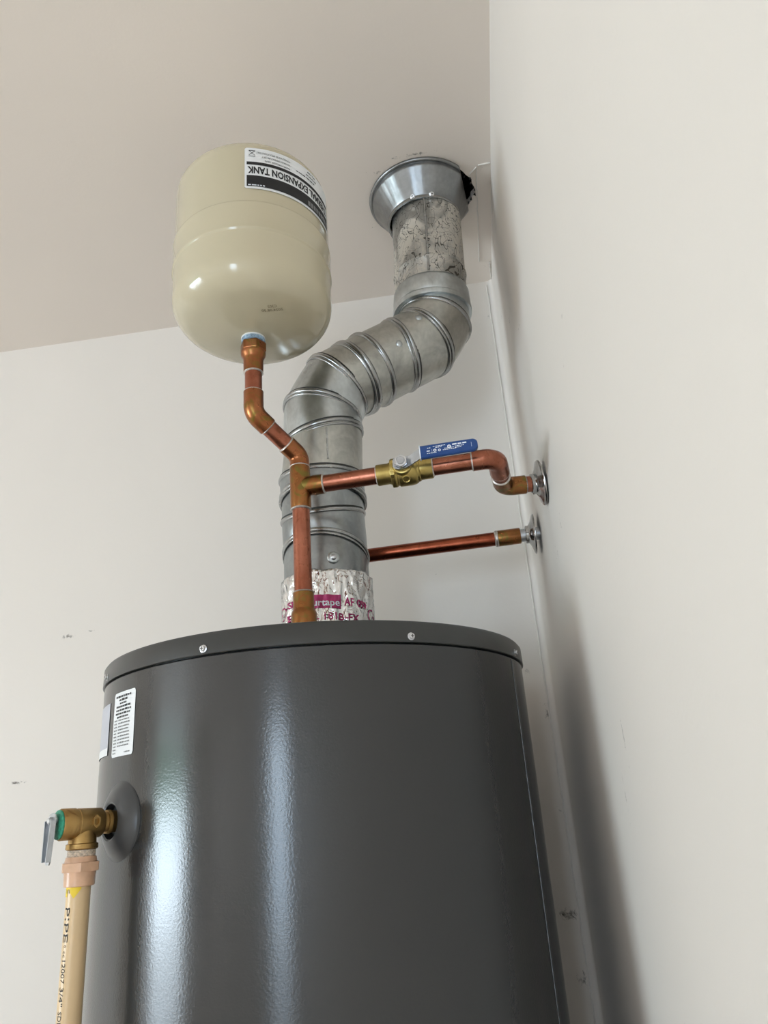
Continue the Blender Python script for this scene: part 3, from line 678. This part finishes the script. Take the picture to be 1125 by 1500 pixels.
# branch to the valve, double elbow, into the wall
MB().tube([br(.028), br(.1012)], PR).build('pipe', 'copper', cl)
B1 = Vector((.0499, .853, .3985)); sB = (B1 - PT).length
MB().tube([br(.1728), br(sB - .026)], PR).build('pipe', 'copper', cl)
B2 = Vector((.0595, .9445, .3962)); B3 = Vector((.1172, .9530, .3995)); d23 = (B2 - B1).normalized(); d34 = (B3 - B2).normalized()
MB().tube([W_(q) for q in arc_path(PT + bd * (sB - .030), B1, B1 + d23 * .044, .0185, 16)], FR).build('elbow', 'copper', cl)
MB().tube([W_(B1 + d23 * .040), W_(B2 - d23 * .028)], PR).build('pipe', 'copper', cl)
MB().tube([W_(q) for q in arc_path(B2 - d23 * .034, B2, B2 + d34 * .030, .0185, 16)], FR).build('elbow', 'copper_stain', cl)
MB().tube([W_(B2 + d34 * .026), W_(B3 + d34 * .004)], PR).build('pipe', 'copper', cl)
solder(cl, br(sB - .030), bd, FR - .001); solder(cl, W_(B2 - d23 * .034), d23, FR - .001); solder(cl, W_(B2 + d34 * .030), d34, FR - .001); solder(cl, W_(B1 + d23 * .044), d23, FR - .001)

# ================================================================== BALL VALVE
bv = thing('ball_valve', 'brass ball valve with a blue lever handle on the copper branch', 'valve', br(.134))
MB().lathe(br(0), bd, [(PR - .0003, .1015), (.0134, .1015), (.0137, .1030), (.0134, .1165), (.0142, .1180), (.0142, .1195), (.0176, .1200), (.0186, .1215), (.0186, .1255), (.0176, .1268), (.0172, .1280), (.0188, .1300), (.0190, .1440), (.0182, .1500), (.0166, .1530), (.0158, .1535), (.0154, .1560), (.0141, .1570), (.0140, .1715), (.0134, .1725), (PR - .0003, .1725)], 48).build('body', 'brass', bv)
MB().lathe(br(0), bd, [(.0150, .1198), (.0196, .1204), (.0200, .1212), (.0200, .1250), (.0196, .1258), (.0150, .1262)], 48, hexr=1).build('hex_flange', 'brass', bv, sharp=18)
solder(bv, br(.1015), bd, FR - .001); solder(bv, br(.1725), bd, FR - .001)
sdir = Vector((-.05, -1, .02)); sdir = (sdir - bd * sdir.dot(bd)).normalized(); sup = bd.cross(sdir); sup = sup if sup.z > 0 else -sup
S0 = PT + bd * .1362
sp_ = lambda t, a=0.0, b=0.0: W_(S0 + sdir * t + bd * a + sup * b)
MB().lathe(sp_(0), sdir, [(0, 0), (.0125, 0), (.0125, .0195), (.0118, .0205), (.0098, .0210), (.0098, .0232), (0, .0232)], 36).build('bonnet', 'brass', bv)
MB().lathe(sp_(0), sdir, [(0, .022), (.0055, .022), (.0055, .0330), (.0048, .0338), (0, .0338)], 24).build('stem', 'steel', bv)
MB().lathe(sp_(0), sdir, [(.0040, .0275), (.0080, .0277), (.0085, .0284), (.0085, .0318), (.0080, .0326), (.0040, .0328)], 36, hexr=1).build('nut', 'zinc', bv, sharp=18)
# handle: flat steel lever, cranked outwards, with a blue sleeve
def plate(path, halfw, th):
    """path of (a, t) along pipe and away from it; plate thickness along t, width along sup"""
    v = []; f = []
    for i, (a, t_) in enumerate(path):
        w = halfw[i]
        for (dt, dw) in ((0, -w), (0, w), (th, w), (th, -w)): v.append(sp_(t_ + dt, a, dw))
    for i in range(len(path) - 1):
        for k in range(4): f.append((4 * i + k, 4 * i + (k + 1) % 4, 4 * i + 4 + (k + 1) % 4, 4 * i + 4 + k))
    f += [(3, 2, 1, 0), tuple(4 * (len(path) - 1) + k for k in range(4))]
    return v, f
hd = mesh_obj('handle', *plate([(-.0105, .0245), (-.0085, .0245), (-.004, .0245), (.006, .0245), (.0115, .0265), (.0245, .0400), (.0290, .0420), (.060, .0420)], [.0040, .0072, .0086, .0078, .0066, .0070, .0070, .0066], .0022), 'steel', bv, sharp=30)
# sleeve with a rounded end
v = []; f = []; pth = []
for k in range(12): pth.append((.0262 + (.0900 - .0262) * k / 11, .0086 - .0006 * k / 11))
for k in range(1, 9): a = pi / 2 * k / 8; pth.append((.0900 + .0062 * sin(a), .0020 + .0060 * cos(a)))
for (a, w) in pth:
    t0, t1 = .0402, .0462; c = .0014
    for (t_, ww) in ((t0, -w + c), (t0, w - c), (t0 + c, w), (t1 - c, w), (t1, w - c), (t1, -w + c), (t1 - c, -w), (t0 + c, -w)): v.append(sp_(t_, a, ww))
for i in range(len(pth) - 1):
    for k in range(8): f.append((8 * i + k, 8 * i + (k + 1) % 8, 8 * i + 8 + (k + 1) % 8, 8 * i + 8 + k))
f += [tuple(range(8)), tuple(8 * (len(pth) - 1) + k for k in range(8))]
gr = mesh_obj('blue_sleeve', v, f, 'blue', hd, sharp=40)
mesh_obj('sleeve_rim', *plate([(.0256, .0400), (.0268, .0400)], [.0089, .0089], .0065), 'white_ink', gr)
hw_ = lambda u, w, lift=0: sp_(.0464 + lift, u, w)
mb = MB(); rnd = random.Random(3)
for (u, w, wd, hh) in ((.0355, .0030, .0050, .0012), (.0425, .0042, .0150, .0011), (.0455, .0024, .0090, .0011), (.0345, -.0012, .0050, .0018), (.0345, -.0040, .0120, .0010), (.0560, -.0004, .0130, .0010), (.0540, -.0022, .0160, .0010), (.0660, .0028, .0170, .0022), (.0690, .0004, .0120, .0011), (.0690, -.0014, .0090, .0010)):
    words(mb, hw_, u, w, wd, hh, 0, rnd)
for (uc, wc, r) in ((.0445, -.0006, .0020), (.0500, -.0012, .0017), (.0620, .0018, .0022)):
    vv = []; ff = []
    for k in range(20):
        a = 2 * pi * k / 20
        for q in (.45, 1.0): vv.append(hw_(uc + r * q * cos(a), wc + r * q * sin(a)))
    for k in range(20): k2 = (k + 1) % 20; ff.append((2 * k, 2 * k2, 2 * k2 + 1, 2 * k + 1))
    mb.add(vv, ff)
mb.add([hw_(u, w) for u, w in ((.0408, -.0045), (.0411, -.0045), (.0411, .0015), (.0408, .0015))], [(0, 1, 2, 3)]); mb.add([hw_(u, w) for u, w in ((.0886, -.003), (.0889, -.003), (.0889, .003), (.0886, .003))], [(0, 1, 2, 3)])
mb.build('printed_text', 'white_ink', gr, smooth=False)
# raised foundry mark on the body
a_, e1, e2 = frame(bd); fm = (sdir * .55 - sup * .83).normalized()
MB().lathe(W_(S0 + bd * .003 + fm * .0180), fm, [(.0050, 0), (.0052, .0014), (.0044, .0018), (.0038, .0012), (0, .0012)], 24).build('foundry_mark', 'brass', bv)

# ================================================================== HOT COPPER LINE (behind the vent)
hl = thing('copper_hot_line', 'dark, shade-toned copper pipe passing behind the vent into the right wall', 'copper pipe', W_((-.2008, 1.1288, .184)))
H0 = Vector((-.2008, 1.1288, .381)); H1 = Vector((.1172, 1.1300, .3882)); dh = (H1 - H0).normalized()
hp = lambda s: W_(H0 + dh * s); sx = lambda x: (x - H0.x) / dh.x
MB().tube([W_((H0.x, H0.y, .1868)), W_((H0.x, H0.y, .355))], PR).build('pipe', 'copper_shaded', hl)
MB().tube([W_(q) for q in arc_path(H0 - Vector((0, 0, .034)), H0, H0 + dh * .034, .0185, 12)], FR).build('elbow', 'copper_fit', hl)
MB().tube([hp(.030), hp(sx(.052))], PR).build('pipe', 'copper_shaded', hl)
MB().lathe(hp(0), dh, [(PR, sx(.051)), (FR - .0002, sx(.051)), (FR, sx(.053)), (FR, sx(.0855)), (FR - .0004, sx(.0868)), (PR - .002, sx(.087))], 36).build('coupling', 'copper_stain', hl)
MB().tube([hp(sx(.085)), hp(sx(.1185))], PR - .0008).build('stub', 'steel', hl)
MB().lathe(hp(sx(.0495)), dh, [(PR, -.0035), (PR + .0018, -.002), (PR + .0024, .001), (PR + .0008, .003)], 32).build('solder_ring', 'solder', hl)

# ================================================================== ESCUTCHEONS
def escutcheon(name, label, p, axis, R=.0315, hole=.0118):
    t = thing(name, label, 'pipe flange', p, 'chrome flanges where the copper pipes enter the wall')
    MB().lathe(p, axis, [(hole, .0090), (hole + .0022, .0092), (hole + .0030, .0080), (.020, .0052), (R - .0035, .0024), (R - .0010, .0014), (R, .0002), (R, -.0010), (R - .001, -.0014), (R - .004, 0), (hole, .0060)], 64).build('plate', 'chrome', t, sharp=40)
    MB().lathe(p, axis, [(hole - .0004, -.0005), (hole + .0024, -.0005), (hole + .0024, .0128), (hole + .0010, .0136), (hole - .0004, .0134)], 36).build('sleeve', 'chrome', t)
    return t
q = B2 + d34 * ((.1105 - B2.x) / d34.x)
escutcheon('escutcheon', 'chrome wall flange round the upper copper pipe with double elbow', W_(q), (-1, -.05, -.10))
q = H0 + dh * sx(.1085)
escutcheon('escutcheon', 'chrome wall flange standing off the wall on the lower copper pipe', W_(q), (-1, .03, .02))

for o in bpy.data.objects:
    if '_o' in o: del o['_o']
